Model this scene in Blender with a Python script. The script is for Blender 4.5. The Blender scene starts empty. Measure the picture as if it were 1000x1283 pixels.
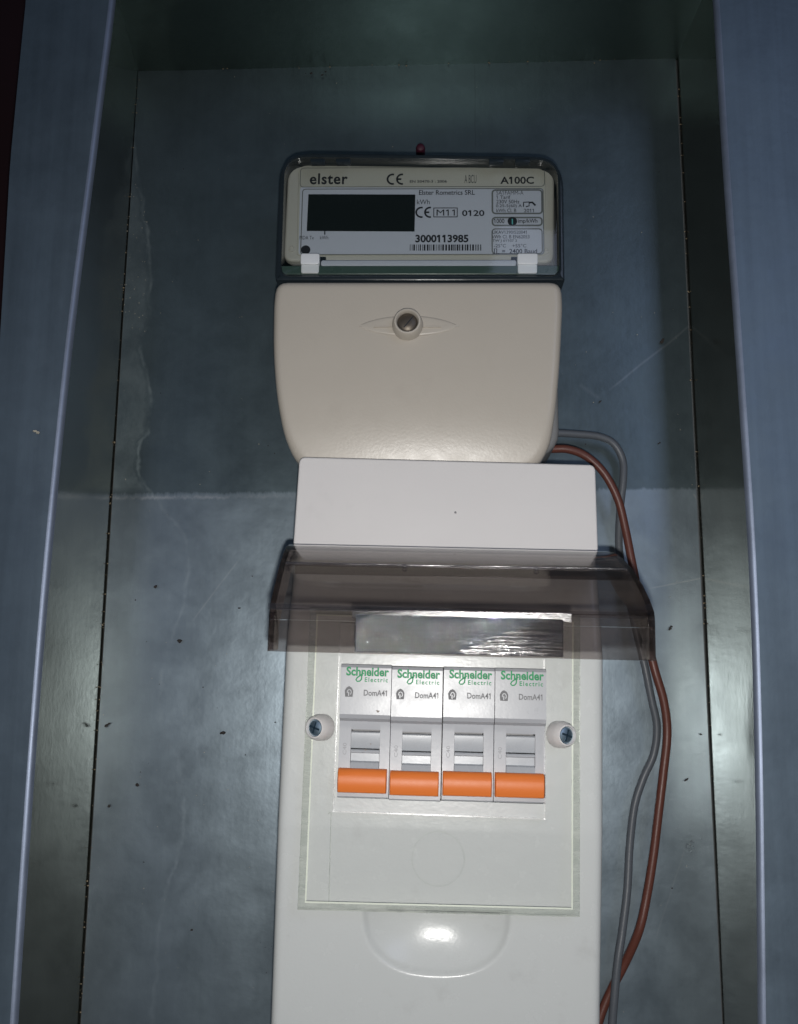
import bpy, bmesh, math, random
from mathutils import Vector, Matrix, noise
random.seed(7)
sc = bpy.context.scene
col = sc.collection
MM = 0.001
# ------------------------------------------------------------------ camera
D = 408.0                                   # lens to back panel, mm
FPX = 1220.0
pitch, yaw, roll = math.radians(10.3), math.radians(1.7), math.radians(0.37)
F = Vector((-math.sin(yaw)*math.cos(pitch), math.cos(yaw)*math.cos(pitch), math.sin(pitch)))
R0 = Vector((math.cos(yaw), math.sin(yaw), 0)); U0 = R0.cross(F)
R = R0*math.cos(roll) + U0*math.sin(roll); U = U0*math.cos(roll) - R0*math.sin(roll)
cam_d = bpy.data.cameras.new('camera'); cam = bpy.data.objects.new('camera', cam_d); col.objects.link(cam)
cam_d.sensor_fit = 'VERTICAL'; cam_d.sensor_height = 24; cam_d.lens = 24*FPX/1283
cam_d.clip_start = 0.01; cam_d.clip_end = 50
m = Matrix.Identity(4)
for i in range(3):
    m[i][0] = R[i]; m[i][1] = U[i]; m[i][2] = -F[i]
m.translation = Vector((0, -D*MM, 0))
cam.matrix_world = m
sc.camera = cam
# ------------------------------------------------------------------ light
w = bpy.data.worlds.new('World'); sc.world = w; w.use_nodes = True
bg = w.node_tree.nodes['Background']; bg.inputs[0].default_value = (0.43, 0.69, 0.88, 1); bg.inputs[1].default_value = 0.031

def lamp(name, kind, loc, aim, power, color, **kw):
    d = bpy.data.lights.new(name, kind); d.energy = power; d.color = color
    for k, v in kw.items(): setattr(d, k, v)
    o = bpy.data.objects.new(name, d); col.objects.link(o)
    o.location = Vector(loc)*MM
    o.rotation_euler = (Vector(aim)-Vector(loc)).to_track_quat('-Z', 'Y').to_euler()
    return o
# the phone's own flash just under the lens
lamp('flash_light', 'SPOT', (2, -D-1, -14), (2, 0, 0), 3.0, (1.0, 0.98, 0.945),
     shadow_soft_size=0.0035, spot_size=math.radians(118), spot_blend=1.0)
# cool daylight from the room on the right, and a fainter one on the left
lamp('room_light_right', 'AREA', (520, -900, 420), (150, 0, 0), 0.85, (0.60, 0.70, 1.0), shape='RECTANGLE', size=0.35, size_y=0.5)
lamp('room_light_left', 'AREA', (-560, -950, 200), (-100, 0, 0), 0.16, (0.60, 0.68, 1.0), shape='RECTANGLE', size=0.35, size_y=0.5)
sc.view_settings.view_transform = 'Standard'; sc.view_settings.look = 'None'
sc.view_settings.gamma = 1; sc.view_settings.exposure = 0.27
sc.cycles.max_bounces = 10; sc.cycles.transparent_max_bounces = 24; sc.cycles.sample_clamp_indirect = 4

# ------------------------------------------------------------------ geometry helpers (all in mm; p = distance in front of back panel)
def P(px, py, p):
    d = F + (px-500)/FPX*R + (641.5-py)/FPX*U
    s = (D-p)/d.y
    return Vector((0, -D, 0)) + s*d
class Frame:
    def __init__(s, px, py, p, th):
        s.o = P(px, py, p); s.o.y = 0; s.th = th
    def loc(s, px, py, p):
        v = P(px, py, p)-s.o; c, n = math.cos(s.th), math.sin(s.th)
        return (v.x*c - v.z*n, v.x*n + v.z*c)
WORLD = Frame(536, 863, 0, 0); WORLD.o = Vector((0, 0, 0))

def tag(o, label=None, cat=None, group=None, kind=None):
    if label: o['label'] = label
    if cat: o['category'] = cat
    if group: o['group'] = group
    if kind: o['kind'] = kind
    return o
def thing(name, fr, label, cat, group=None):
    o = bpy.data.objects.new(name, None); col.objects.link(o); o.empty_display_size = .02
    o.location = fr.o*MM; o.rotation_euler = (0, fr.th, 0)
    return tag(o, label, cat, group)
def link(name, bm, mat, parent=None, smooth=False, angle=35):
    bmesh.ops.transform(bm, matrix=Matrix.Scale(MM, 4), verts=bm.verts)
    me = bpy.data.meshes.new(name); bm.to_mesh(me); bm.free()
    me.materials.append(mat)
    if smooth:
        me.shade_smooth()
        if angle: me.set_sharp_from_angle(angle=math.radians(angle))
    o = bpy.data.objects.new(name, me); col.objects.link(o)
    if parent: o.parent = parent
    return o
def V(x, p, z): return Vector((x, -p, z))

def rrect(x0, z0, x1, z1, r=1.0, n=5):
    pts = []
    for cx, cz, a in ((x1-r, z1-r, 0), (x0+r, z1-r, 90), (x0+r, z0+r, 180), (x1-r, z0+r, 270)):
        for i in range(n+1):
            t = math.radians(a+90*i/n); pts.append((cx+r*math.cos(t), cz+r*math.sin(t)))
    return pts
def round_poly(pts, r, n=5):
    out = []; N = len(pts)
    if not isinstance(r, (list, tuple)): r = [r]*N
    for i in range(N):
        a, b, c = Vector(pts[i-1]), Vector(pts[i]), Vector(pts[(i+1) % N])
        u, v = (a-b), (c-b); rr = min(r[i], u.length*.49, v.length*.49)
        s, e = b+u.normalized()*rr, b+v.normalized()*rr
        for k in range(n+1):
            t = k/n; q = s*(1-t)**2 + b*2*t*(1-t) + e*t*t; out.append((q.x, q.y))
    return out
def inset(pts, d):
    out = []; N = len(pts)
    for i in range(N):
        a, b, c = Vector(pts[i-1]), Vector(pts[i]), Vector(pts[(i+1) % N])
        e1, e2 = (b-a), (c-b)
        if e1.length < 1e-6: e1 = e2
        if e2.length < 1e-6: e2 = e1
        e1.normalize(); e2.normalize()
        n1, n2 = Vector((-e1.y, e1.x)), Vector((-e2.y, e2.x))
        n = (n1+n2); n.normalize()
        k = max(.5, n.dot(n1)); q = b+n*d/k; out.append((q.x, q.y))
    return out
def slab(bm, pts, p0, p1, r=1.0, seg=4, slope=None, back=True):
    """outline (CCW from the front) from depth p0 to p1, front edge rounded by r"""
    sl = slope or (lambda x, z: 0)
    rings = [(pts, p0)]
    for i in range(seg+1):
        f = math.pi/2*i/seg
        rings.append((inset(pts, r*(1-math.cos(f))) if i else pts, p1-r+r*math.sin(f)))
    prev = None; first = None
    for k, (ps, p) in enumerate(rings):
        vs = [bm.verts.new(V(x, p+(sl(x, z) if k else 0), z)) for x, z in ps]
        if prev:
            for i in range(len(vs)):
                j = (i+1) % len(vs); bm.faces.new((prev[i], prev[j], vs[j], vs[i]))
        else: first = vs
        prev = vs
    if len(pts) > 4 and slope is not None or r > .5:
        ps, p = rings[-1]; vs = [bm.verts.new(V(x, p+sl(x, z), z)) for x, z in inset(ps, .25)]
        for i in range(len(vs)):
            j = (i+1) % len(vs); bm.faces.new((prev[i], prev[j], vs[j], vs[i]))
        prev = vs
    bm.faces.new(prev)
    if back: bm.faces.new(first[::-1])
def box(bm, x0, x1, p0, p1, z0, z1):
    slab(bm, [(x1, z1), (x0, z1), (x0, z0), (x1, z0)], p0, p1, r=0.0001, seg=1)
def lathe(bm, prof, n=32, M=Matrix.Identity(4)):
    """prof: list of (radius, p) ; axis towards the camera"""
    rings = []
    for r, p in prof:
        rings.append([bm.verts.new(M @ V(r*math.cos(2*math.pi*i/n), p, r*math.sin(2*math.pi*i/n))) for i in range(n)])
    for a, b in zip(rings, rings[1:]):
        for i in range(n):
            j = (i+1) % n; bm.faces.new((a[i], a[j], b[j], b[i]))
    bm.faces.new(rings[-1])
def tube(bm, pts, r, n=14, sub=6):
    P_ = [Vector(p) for p in pts]; path = []
    for i in range(len(P_)-1):
        a, b, c, d = P_[max(i-1, 0)], P_[i], P_[i+1], P_[min(i+2, len(P_)-1)]
        for k in range(sub):
            t = k/sub
            path.append(.5*((2*b)+(c-a)*t+(2*a-5*b+4*c-d)*t*t+(3*b-a-3*c+d)*t**3))
    path.append(P_[-1]); prev = None
    up = Vector((0, -1, 0))
    for i, q in enumerate(path):
        t = (path[min(i+1, len(path)-1)]-path[max(i-1, 0)]).normalized()
        s = t.cross(up).normalized(); u = s.cross(t)
        ring = [bm.verts.new(q+r*(math.cos(2*math.pi*k/n)*s+math.sin(2*math.pi*k/n)*u)) for k in range(n)]
        if prev:
            for k in range(n):
                j = (k+1) % n; bm.faces.new((prev[k], prev[j], ring[j], ring[k]))
        prev = ring
def interp(x, xs, ys):
    if x <= xs[0]: return ys[0]
    for i in range(len(xs)-1):
        if x <= xs[i+1]: return ys[i]+(ys[i+1]-ys[i])*(x-xs[i])/(xs[i+1]-xs[i])
    return ys[-1]
def sstep(a, b, x):
    t = min(1, max(0, (x-a)/(b-a))); return t*t*(3-2*t)

# ------------------------------------------------------------------ materials
class NT:
    def __init__(s, name):
        s.m = bpy.data.materials.new(name); s.m.use_nodes = True; s.t = s.m.node_tree; s.n = s.t.nodes
        s.b = s.n['Principled BSDF']; s.out = s.n['Material Output']
    def new(s, typ, **kw):
        nd = s.n.new('ShaderNode'+typ)
        for k, v in kw.items():
            if hasattr(nd, k): setattr(nd, k, v)
        return nd
    def put(s, sock, v):
        if isinstance(v, bpy.types.NodeSocket): s.t.links.new(v, sock)
        elif isinstance(v, (tuple, list)) and len(v) == 3 and sock.type == 'RGBA': sock.default_value = (*v, 1)
        else: sock.default_value = v
    def math(s, op, a, b=0.0, c=0.0, clamp=False):
        nd = s.new('Math', operation=op); nd.use_clamp = clamp
        s.put(nd.inputs[0], a); s.put(nd.inputs[1], b); s.put(nd.inputs[2], c); return nd.outputs[0]
    def mix(s, f, a, b):
        nd = s.n.new('ShaderNodeMix'); nd.data_type = 'RGBA'
        s.put(nd.inputs[0], f); s.put(nd.inputs[6], a); s.put(nd.inputs[7], b); return nd.outputs[2]
    def coord(s, scale=(1, 1, 1)):
        c = s.new('TexCoord'); mp = s.new('Mapping'); mp.inputs['Scale'].default_value = scale
        s.t.links.new(c.outputs['Object'], mp.inputs[0]); return mp.outputs[0]
    def noise(s, vec, scale, detail=4, rough=.55, dist=0):
        nd = s.new('TexNoise'); s.put(nd.inputs['Vector'], vec); nd.inputs['Scale'].default_value = scale
        nd.inputs['Detail'].default_value = detail; nd.inputs['Roughness'].default_value = rough
        nd.inputs['Distortion'].default_value = dist; return nd.outputs[0]
    def ramp(s, v, stops):
        nd = s.new('ValToRGB'); s.put(nd.inputs[0], v); e = nd.color_ramp.elements
        while len(e) < len(stops): e.new(.5)
        for el_, (p, c) in zip(e, stops):
            el_.position = p; el_.color = (c, c, c, 1) if not isinstance(c, tuple) else (*c, 1)
        return nd.outputs[0]
    def bump(s, h, strength=.2, dist=.0002):
        nd = s.new('Bump'); s.put(nd.inputs['Height'], h); nd.inputs['Strength'].default_value = strength
        nd.inputs['Distance'].default_value = dist; s.t.links.new(nd.outputs[0], s.b.inputs['Normal']); return nd

def plastic(name, c, rough=.4, var=.05, bump=.12, grain=900, spec=.45, dirt=None):
    t = NT(name); v = t.coord()
    n1 = t.noise(v, 22, 5); f = t.math('MULTIPLY_ADD', n1, var*2, 1-var)
    colr = t.mix(1.0, c, c)
    mul = t.n.new('ShaderNodeMix'); mul.data_type = 'RGBA'; mul.blend_type = 'MULTIPLY'; mul.inputs[0].default_value = 1
    t.put(mul.inputs[6], c); cc = t.new('CombineColor'); [t.put(cc.inputs[i], f) for i in range(3)]
    t.put(mul.inputs[7], cc.outputs[0]); base = mul.outputs[2]
    if dirt:
        d = t.ramp(t.noise(v, 55, 8, .7), [(.58, 0.0), (.78, dirt)])
        base = t.mix(d, base, (.16, .13, .11))
    t.put(t.b.inputs['Base Color'], base)
    t.put(t.b.inputs['Roughness'], t.math('MULTIPLY_ADD', t.noise(v, 160, 4), .18, rough-.09))
    t.b.inputs['Specular IOR Level'].default_value = spec
    t.bump(t.noise(v, grain, 3), bump, .0003)
    return t.m
def flat(name, c, rough=.5, metal=0.0):
    t = NT(name); v = t.coord(); n1 = t.noise(v, 300, 3)
    t.put(t.b.inputs['Base Color'], t.mix(n1, tuple(a*.86 for a in c), tuple(min(1, a*1.12) for a in c)))
    t.b.inputs['Roughness'].default_value = rough; t.b.inputs['Metallic'].default_value = metal
    return t.m
def clear(name, tint, rough=.06, ior=1.5, gain=1.0, bump=0.0, bscale=(60, 60, 900), haze=0.0, hcol=(.6, .6, .6)):
    """thin clear plastic: tinted see-through plus Fresnel gloss, scuffed"""
    t = NT(name); t.n.remove(t.b); v = t.coord(bscale)
    tr = t.new('BsdfTransparent'); t.put(tr.inputs[0], tint)
    gl = t.new('BsdfGlossy'); t.put(gl.inputs[0], (1, 1, 1)); 
    t.put(gl.inputs['Roughness'], t.math('MULTIPLY_ADD', t.noise(t.coord(), 120, 5), rough*1.2, rough*.4))
    fr = t.new('Fresnel'); ge = t.new('NewGeometry')   # same reflectance on entering and leaving the sheet
    t.put(fr.inputs[0], t.math('MULTIPLY_ADD', ge.outputs['Backfacing'], 1/ior-ior, ior))
    if bump:
        b = t.new('Bump'); t.put(b.inputs['Height'], t.noise(v, 1, 5, .65)); b.inputs['Strength'].default_value = bump; b.inputs['Distance'].default_value = .0006
        t.put(gl.inputs['Normal'], b.outputs[0]); t.put(fr.inputs['Normal'], b.outputs[0])
    mx = t.new('MixShader'); t.put(mx.inputs[0], t.math('MULTIPLY', fr.outputs[0], gain, clamp=True))
    t.t.links.new(tr.outputs[0], mx.inputs[1]); t.t.links.new(gl.outputs[0], mx.inputs[2]); last = mx
    if haze:
        df = t.new('BsdfDiffuse'); t.put(df.inputs[0], hcol)
        h = t.new('MixShader'); t.put(h.inputs[0], t.math('MULTIPLY', t.ramp(t.noise(t.coord((40, 40, 160)), 1.6, 7, .65), [(.4, .25), (.75, 1.0)]), haze))
        t.t.links.new(last.outputs[0], h.inputs[1]); t.t.links.new(df.outputs[0], h.inputs[2]); last = h
    t.t.links.new(last.outputs[0], t.out.inputs[0])
    return t.m

def steel(name, base=(.24, .31, .345), rough=.34, metal=.78, stains=False, streak=0.25, con=.40):
    t = NT(name); v = t.coord()
    big = t.noise(v, 9, 5, .6, .4); mid = t.noise(v, 45, 6, .65, .3)
    brush = t.noise(t.coord((220, 220, 9)), 1, 4, .6)
    sp = t.new('TexVoronoi'); t.put(sp.inputs['Vector'], v); sp.inputs['Scale'].default_value = 260
    spv = t.new('SeparateColor'); t.t.links.new(sp.outputs['Color'], spv.inputs[0])
    k = t.math('ADD', t.math('MULTIPLY', big, .8), t.math('MULTIPLY', mid, .55))
    k = t.math('ADD', k, t.math('MULTIPLY', brush, streak))
    k = t.math('ADD', k, t.math('MULTIPLY', spv.outputs[0], .06))
    k = t.math('MULTIPLY_ADD', k, con, 1.0-con*.9)
    cc = t.new('CombineColor'); [t.put(cc.inputs[i], k) for i in range(3)]
    mul = t.n.new('ShaderNodeMix'); mul.data_type = 'RGBA'; mul.blend_type = 'MULTIPLY'; mul.inputs[0].default_value = 1
    t.put(mul.inputs[6], base); t.put(mul.inputs[7], cc.outputs[0]); c = mul.outputs[2]
    # darker pits and fly specks
    pits = t.ramp(t.noise(v, 150, 6, .75), [(.70, 0.0), (.76, 1.0)])
    c = t.mix(t.math('MULTIPLY', pits, .45), c, (.06, .055, .05))
    rg = t.math('MULTIPLY_ADD', mid, .22, rough-.11)
    mt = metal
    if stains:
        sep = t.new('SeparateXYZ'); t.put(sep.inputs[0], v)
        X, Z = sep.outputs[0], sep.outputs[2]
        def at(px, py): q = P(px, py, 0)*MM; return q.x, q.z
        # water stain creeping in from the left corner, with a pale chalky rim
        ed = [(165, 150), (176, 240), (184, 290), (188, 350), (186, 410), (176, 425), (188, 490), (184, 540), (172, 570), (180, 600), (205, 640), (235, 720), (215, 800), (200, 880), (225, 960), (228, 1040), (205, 1130), (190, 1283)]
        pts = [at(a, b) for a, b in ed]; z0, z1 = pts[-1][1], pts[0][1]
        fc = t.new('FloatCurve'); cv = fc.mapping.curves[0]
        t.put(fc.inputs['Value'], t.math('DIVIDE', t.math('SUBTRACT', Z, z0), z1-z0, clamp=True))
        xs = [p_[0] for p_ in pts]; xa, xb = min(xs), max(xs)
        data = sorted([((p_[1]-z0)/(z1-z0), (p_[0]-xa)/(xb-xa)) for p_ in pts])
        cv.points[0].location = data[0]; cv.points[1].location = data[-1]
        for q in data[1:-1]: cv.points.new(*q)
        fc.mapping.update()
        edge = t.math('MULTIPLY_ADD', fc.outputs[0], xb-xa, xa)
        edge = t.math('ADD', edge, t.math('MULTIPLY', t.math('SUBTRACT', t.noise(v, 130, 4), .5), .006))
        d = t.math('SUBTRACT', edge, X)
        up_ = t.math('MULTIPLY_ADD', Z, 300, -at(150, 620)[1]*300, clamp=True)
        ins = t.math('MULTIPLY', t.math('MULTIPLY', t.math('MULTIPLY', d, 400, clamp=True), up_), t.ramp(t.noise(v, 70, 6, .7), [(.35, .3), (.65, 1.0)]))
        rim = t.math('SUBTRACT', 1.0, t.math('MULTIPLY', t.math('ABSOLUTE', d), 800), clamp=True)
        rim = t.math('MULTIPLY', rim, t.ramp(t.noise(v, 60, 5, .7), [(.4, .1), (.65, 1.0)]))
        s_ = t.math('ADD', t.math('MULTIPLY', ins, .6), t.math('MULTIPLY', rim, t.math('MULTIPLY_ADD', up_, .8, .18)), clamp=True)
        c = t.mix(s_, c, (.42, .47, .50)); rg = t.math('ADD', rg, t.math('MULTIPLY', s_, .3))
        # the old coating line across the sheet: duller and darker above it, ragged at the left
        zl = t.math('ADD', t.math('MULTIPLY', X, .010), at(536, 617)[1])
        jag = t.math('MULTIPLY', t.math('SUBTRACT', t.noise(t.coord((1, 1, .3)), 420, 4, .7), .5), .0035)
        above = t.math('MULTIPLY', t.math('ADD', t.math('SUBTRACT', Z, zl), jag), 900, clamp=True)
        dk = t.n.new('ShaderNodeMix'); dk.data_type = 'RGBA'; dk.blend_type = 'MULTIPLY'
        t.put(dk.inputs[0], above); t.put(dk.inputs[6], c); t.put(dk.inputs[7], (.50, .54, .53)); c = dk.outputs[2]
        ll = t.math('SUBTRACT', 1.0, t.math('MULTIPLY', t.math('ABSOLUTE', t.math('ADD', t.math('SUBTRACT', Z, t.math('SUBTRACT', zl, .0012)), jag)), 900), clamp=True)
        ll = t.math('MULTIPLY', t.math('MULTIPLY', ll, t.math('MULTIPLY_ADD', X, -20, -.9, clamp=True)), t.ramp(t.noise(v, 90, 4, .7), [(.4, .1), (.6, 1.0)]))
        c = t.mix(t.math('MULTIPLY', ll, .6), c, (.62, .64, .66))
        # chalk bloom in the lower left
        bl = t.ramp(t.noise(t.coord((1, 1, .45)), 26, 7, .62, .8), [(.45, 0.0), (.62, 1.0)])
        low = t.math('MULTIPLY', t.math('MULTIPLY_ADD', Z, -9, .55, clamp=True), t.math('MULTIPLY_ADD', X, -6, .0, clamp=True))
        c = t.mix(t.math('MULTIPLY', t.math('MULTIPLY', bl, low), .7), c, (.30, .36, .42))
        # long scratches
        for (ax, ay, bx_, by_, w_, a_) in ((872, 402, 762, 490, .7, .20), (812, 738, 890, 722, .5, .4), (725, 482, 752, 500, 1.4, .10), (868, 618, 884, 640, .6, .5), (595, 75, 596, 192, .35, -.3), (300, 700, 240, 780, .5, .25), (860, 1060, 820, 1180, .5, .15)):
            A, B = at(ax, ay), at(bx_, by_); L = math.hypot(B[0]-A[0], B[1]-A[1]); ux, uz = (B[0]-A[0])/L, (B[1]-A[1])/L
            dx, dz = t.math('SUBTRACT', X, A[0]), t.math('SUBTRACT', Z, A[1])
            al = t.math('ADD', t.math('MULTIPLY', dx, ux), t.math('MULTIPLY', dz, uz))
            pe = t.math('ABSOLUTE', t.math('ADD', t.math('SUBTRACT', t.math('MULTIPLY', dx, uz), t.math('MULTIPLY', dz, ux)), t.math('MULTIPLY', t.math('SUBTRACT', t.noise(v, 40, 2), .5), .0015)))
            on = t.math('SUBTRACT', 1.0, t.math('DIVIDE', t.math('ABSOLUTE', t.math('SUBTRACT', al, L/2)), L/2), clamp=True)
            mk = t.math('MULTIPLY', t.math('SUBTRACT', 1.0, t.math('DIVIDE', pe, w_*MM), clamp=True), t.math('MULTIPLY', on, 5, clamp=True))
            c = t.mix(t.math('MULTIPLY', mk, abs(a_)), c, (.5, .53, .55) if a_ > 0 else (.05, .05, .05))
    t.put(t.b.inputs['Base Color'], c); t.put(t.b.inputs['Roughness'], rg)
    t.b.inputs['Metallic'].default_value = mt
    h = t.math('ADD', t.math('MULTIPLY', t.noise(v, 30, 3), 1.0), t.math('MULTIPLY', t.noise(v, 420, 4), .25))
    t.bump(t.math('ADD', h, t.math('MULTIPLY', brush, .12)), .25, .0006)
    return t.m

M = {}
M['panel'] = steel('galvanised_panel', (.28, .340, .385), .32, .72, stains=True, con=.65)
M['wall'] = steel('galvanised_wall', (.225, .22, .18), .155, .92)
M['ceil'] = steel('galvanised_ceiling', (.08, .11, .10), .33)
M['flange'] = steel('galvanised_flange', (.145, .19, .235), .48, metal=.6, streak=.55, con=.75)
M['edge'] = steel('worn_highlight_edge', (.24, .28, .37), .5, metal=.6, streak=.6, con=.9)  # worn fold, paler than the flange: the bend's rim highlight is in the colour
M['seam'] = flat('seam_shade', (.10, .11, .12), .8)  # shade of the corner gap, given as a dark colour
M['rust'] = flat('rust_flecks', (.30, .24, .16), .8)
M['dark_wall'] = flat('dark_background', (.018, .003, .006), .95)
M['cream'] = plastic('cream_white_plastic', (.50, .455, .395), .33, .05, .12, dirt=.07)
M['white'] = plastic('white_plastic', (.74, .712, .70), .34, .04, .10, dirt=.07)
M['body'] = plastic('enclosure_white', (.625, .64, .63), .25, .04, .12, dirt=.16)
M['case'] = plastic('meter_case_grey', (.20, .20, .20), .5)
M['smoke_case'] = plastic('smoked_dark_plastic', (.017, .024, .030), .18, .05, .05, spec=.4)
M['strip'] = plastic('dark_green_strip', (.06, .10, .088), .3)
M['bezel'] = plastic('cream_bezel', (.52, .51, .47), .4, .06)
M['plate'] = plastic('grey_label', (.56, .59, .68), .5, .03, .03)
M['plate_top'] = plastic('cream_label', (.53, .52, .46), .5, .03, .03)
M['line'] = flat('label_line', (.16, .17, .17), .6)
M['lcd'] = flat('lcd_dark', (.010, .014, .014), .25)
M['ink'] = flat('black_ink', (.012, .014, .02), .6)
M['ink_soft'] = flat('soft_ink', (.06, .065, .08), .6)
M['cyan'] = flat('cyan_led', (.15, .55, .55), .3)
M['clip'] = plastic('white_clip', (.72, .74, .76), .35)
M['grey'] = plastic('breaker_grey', (.46, .47, .50), .30, .03, .06)
M['grey2'] = plastic('breaker_lever_grey', (.46, .48, .51), .28, .02, .04)
M['grey_dark'] = flat('breaker_slot', (.33, .33, .34), .6)
M['orange'] = plastic('orange_plastic', (.84, .215, .045), .40, .03, .05, spec=.3)
M['green'] = flat('logo_green', (.0, .30, .10), .5)
M['print_soft'] = flat('faint_print', (.33, .33, .35), .5)
M['print'] = flat('grey_print', (.20, .20, .21), .6)
M['brown_w'] = plastic('brown_cable_sheath', (.12, .040, .028), .42, .08, .15)
M['grey_w'] = plastic('grey_cable_sheath', (.10, .11, .125), .42, .08, .15)
M['screw'] = flat('screw_zinc', (.50, .64, .74), .38, 1.0)
M['slot_blue'] = flat('screw_slot_blue', (.03, .06, .09), .5, .5)
M['brass'] = flat('screw_brown', (.13, .11, .09), .45, .7)
M['lid'] = clear('smoked_lid', (.655, .625, .615), .05, 1.5, 1.0, .04, (10, 10, 10), .045, (.5, .42, .38))
M['lid_edge'] = clear('smoked_lid_edge', (.55, .50, .50), .10, 1.52, 1.2, .1)
M['bend'] = clear('smoked_lid_bend', (.62, .60, .62), .20, 1.6, 1.3, .5, (14, 500, 500), .05, (.5, .5, .6))
M['tab'] = clear('grip_clear', (.27, .31, .40), .085, 1.6, 3.4, .9, (50, 50, 1500), .10, (.25, .32, .5))
M['hinge'] = plastic('purple_dark_hinge', (.055, .030, .045), .4)
M['plate_clear'] = clear('clear_cover_plate', (.996, .998, .993), .06, 1.49, .9, 1.0, (30, 30, 60), .03, (.9, .92, .9))
M['plate_edge'] = clear('clear_plate_edge', (.86, .885, .85), .12, 1.5, 2.4, .2, (25, 25, 25), .5, (.94, .96, .88))
M['rim'] = plastic('plate_rim_glint', (.84, .88, .76), .2, .25, .1)  # pale opaque colour for the bright line along the clear edge
M['ring'] = clear('moulded_ring_clear', (.965, .97, .96), .2, 1.5, .5)
M['window'] = clear('meter_window', (.90, .91, .90), .05, 1.45, .8, .02)
M['rubber'] = flat('magenta_rivet', (.05, .004, .016), .6)
M['chip'] = flat('dark_chip', (.035, .03, .028), .8)
M['smudge'] = flat('brown_smudge', (.36, .31, .28), .7)
M['dust'] = flat('pale_dust', (.50, .46, .38), .9)

# ------------------------------------------------------------------ text
def text_mesh(s, bold=0.0, space=1.0):
    cu = bpy.data.curves.new('t', 'FONT'); cu.body = s; cu.offset = bold; cu.space_character = space
    cu.resolution_u = 3
    ob = bpy.data.objects.new('t', cu); col.objects.link(ob)
    dg = bpy.context.evaluated_depsgraph_get(); me = bpy.data.meshes.new_from_object(ob.evaluated_get(dg))
    vs = [(v.co.x, v.co.y) for v in me.vertices]; fs = [tuple(p.vertices) for p in me.polygons]
    bpy.data.objects.remove(ob); bpy.data.curves.remove(cu); bpy.data.meshes.remove(me)
    return vs, fs
def glyph_text(s, bold, space):
    if 'M' in s: bold = 0.0
    vs, fs = text_mesh(s, bold, space)
    if '1' in s and len(s) > 2:
        bar = text_mesh('1', bold)[0]; top = max(v[1] for v in bar); bw = max(v[0] for v in bar)-min(v[0] for v in bar)
        for i, ch in enumerate(s):
            if ch == '1':
                xr = max(v[0] for v in text_mesh(s[:i+1], bold, space)[0]); xl = xr-bw; n = len(vs)
                vs += [(xl+.01, top), (xl+.01, top-bw*1.35), (xl-.13, top-.13-bw*.9), (xl-.13, top-.10)]; fs.append((n, n+3, n+2, n+1))
    return vs, fs
def add_text(bm, s, x0, x1, z0, z1, p, bold=0.0, rot=False, space=1.0):
    vs, fs = glyph_text(s, bold, space)
    if rot: vs = [(-y, x) for x, y in vs]
    ax, bx_ = min(v[0] for v in vs), max(v[0] for v in vs); ay, by_ = min(v[1] for v in vs), max(v[1] for v in vs)
    nv = [bm.verts.new(V(x0+(x-ax)/(bx_-ax)*(x1-x0), p, z0+(y-ay)/(by_-ay)*(z1-z0))) for x, y in vs]
    for f in fs:
        try: bm.faces.new([nv[i] for i in f])
        except ValueError: pass
def quad(bm, x0, z0, x1, z1, p):
    bm.faces.new([bm.verts.new(V(*c)) for c in ((x0, p, z0), (x1, p, z0), (x1, p, z1), (x0, p, z1))])
def stroke(bm, pts, wd, p):
    """flat ribbon through 2-D points"""
    prev = None; N = len(pts)
    for i in range(N):
        a, b = Vector(pts[max(i-1, 0)]), Vector(pts[min(i+1, N-1)]); t = (b-a).normalized(); n = Vector((-t.y, t.x))*wd/2
        q = Vector(pts[i]); cur = (bm.verts.new(V(q.x+n.x, p, q.y+n.y)), bm.verts.new(V(q.x-n.x, p, q.y-n.y)))
        if prev: bm.faces.new((prev[0], prev[1], cur[1], cur[0]))
        prev = cur
def arc(cx, cz, rx, rz, a0, a1, n=16):
    return [(cx+rx*math.cos(math.radians(a0+(a1-a0)*i/n)), cz+rz*math.sin(math.radians(a0+(a1-a0)*i/n))) for i in range(n+1)]
def ce_mark(bm, x0, x1, z0, z1, p):
    h = (z1-z0)/2; cz = (z0+z1)/2; wd = h*.36
    stroke(bm, arc(x0+h, cz, h, h, 75, 285), wd, p)
    cx = x1-h*.15
    stroke(bm, arc(cx, cz, h, h, 80, 280), wd, p); stroke(bm, [(cx-h*.95, cz), (cx-h*.15, cz)], wd, p)
def disc(bm, x, z, r, p, n=24):
    bm.faces.new([bm.verts.new(V(x+r*math.cos(2*math.pi*i/n), p, z+r*math.sin(2*math.pi*i/n))) for i in range(n)])
def outline_rect(bm, x0, z0, x1, z1, wd, p, r=1):
    o = rrect(x0, z0, x1, z1, r); i_ = inset(o, wd); vo = [bm.verts.new(V(x, p, z)) for x, z in o]; vi = [bm.verts.new(V(x, p, z)) for x, z in i_]
    for k in range(len(o)):
        j = (k+1) % len(o); bm.faces.new((vo[k], vo[j], vi[j], vi[k]))

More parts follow.
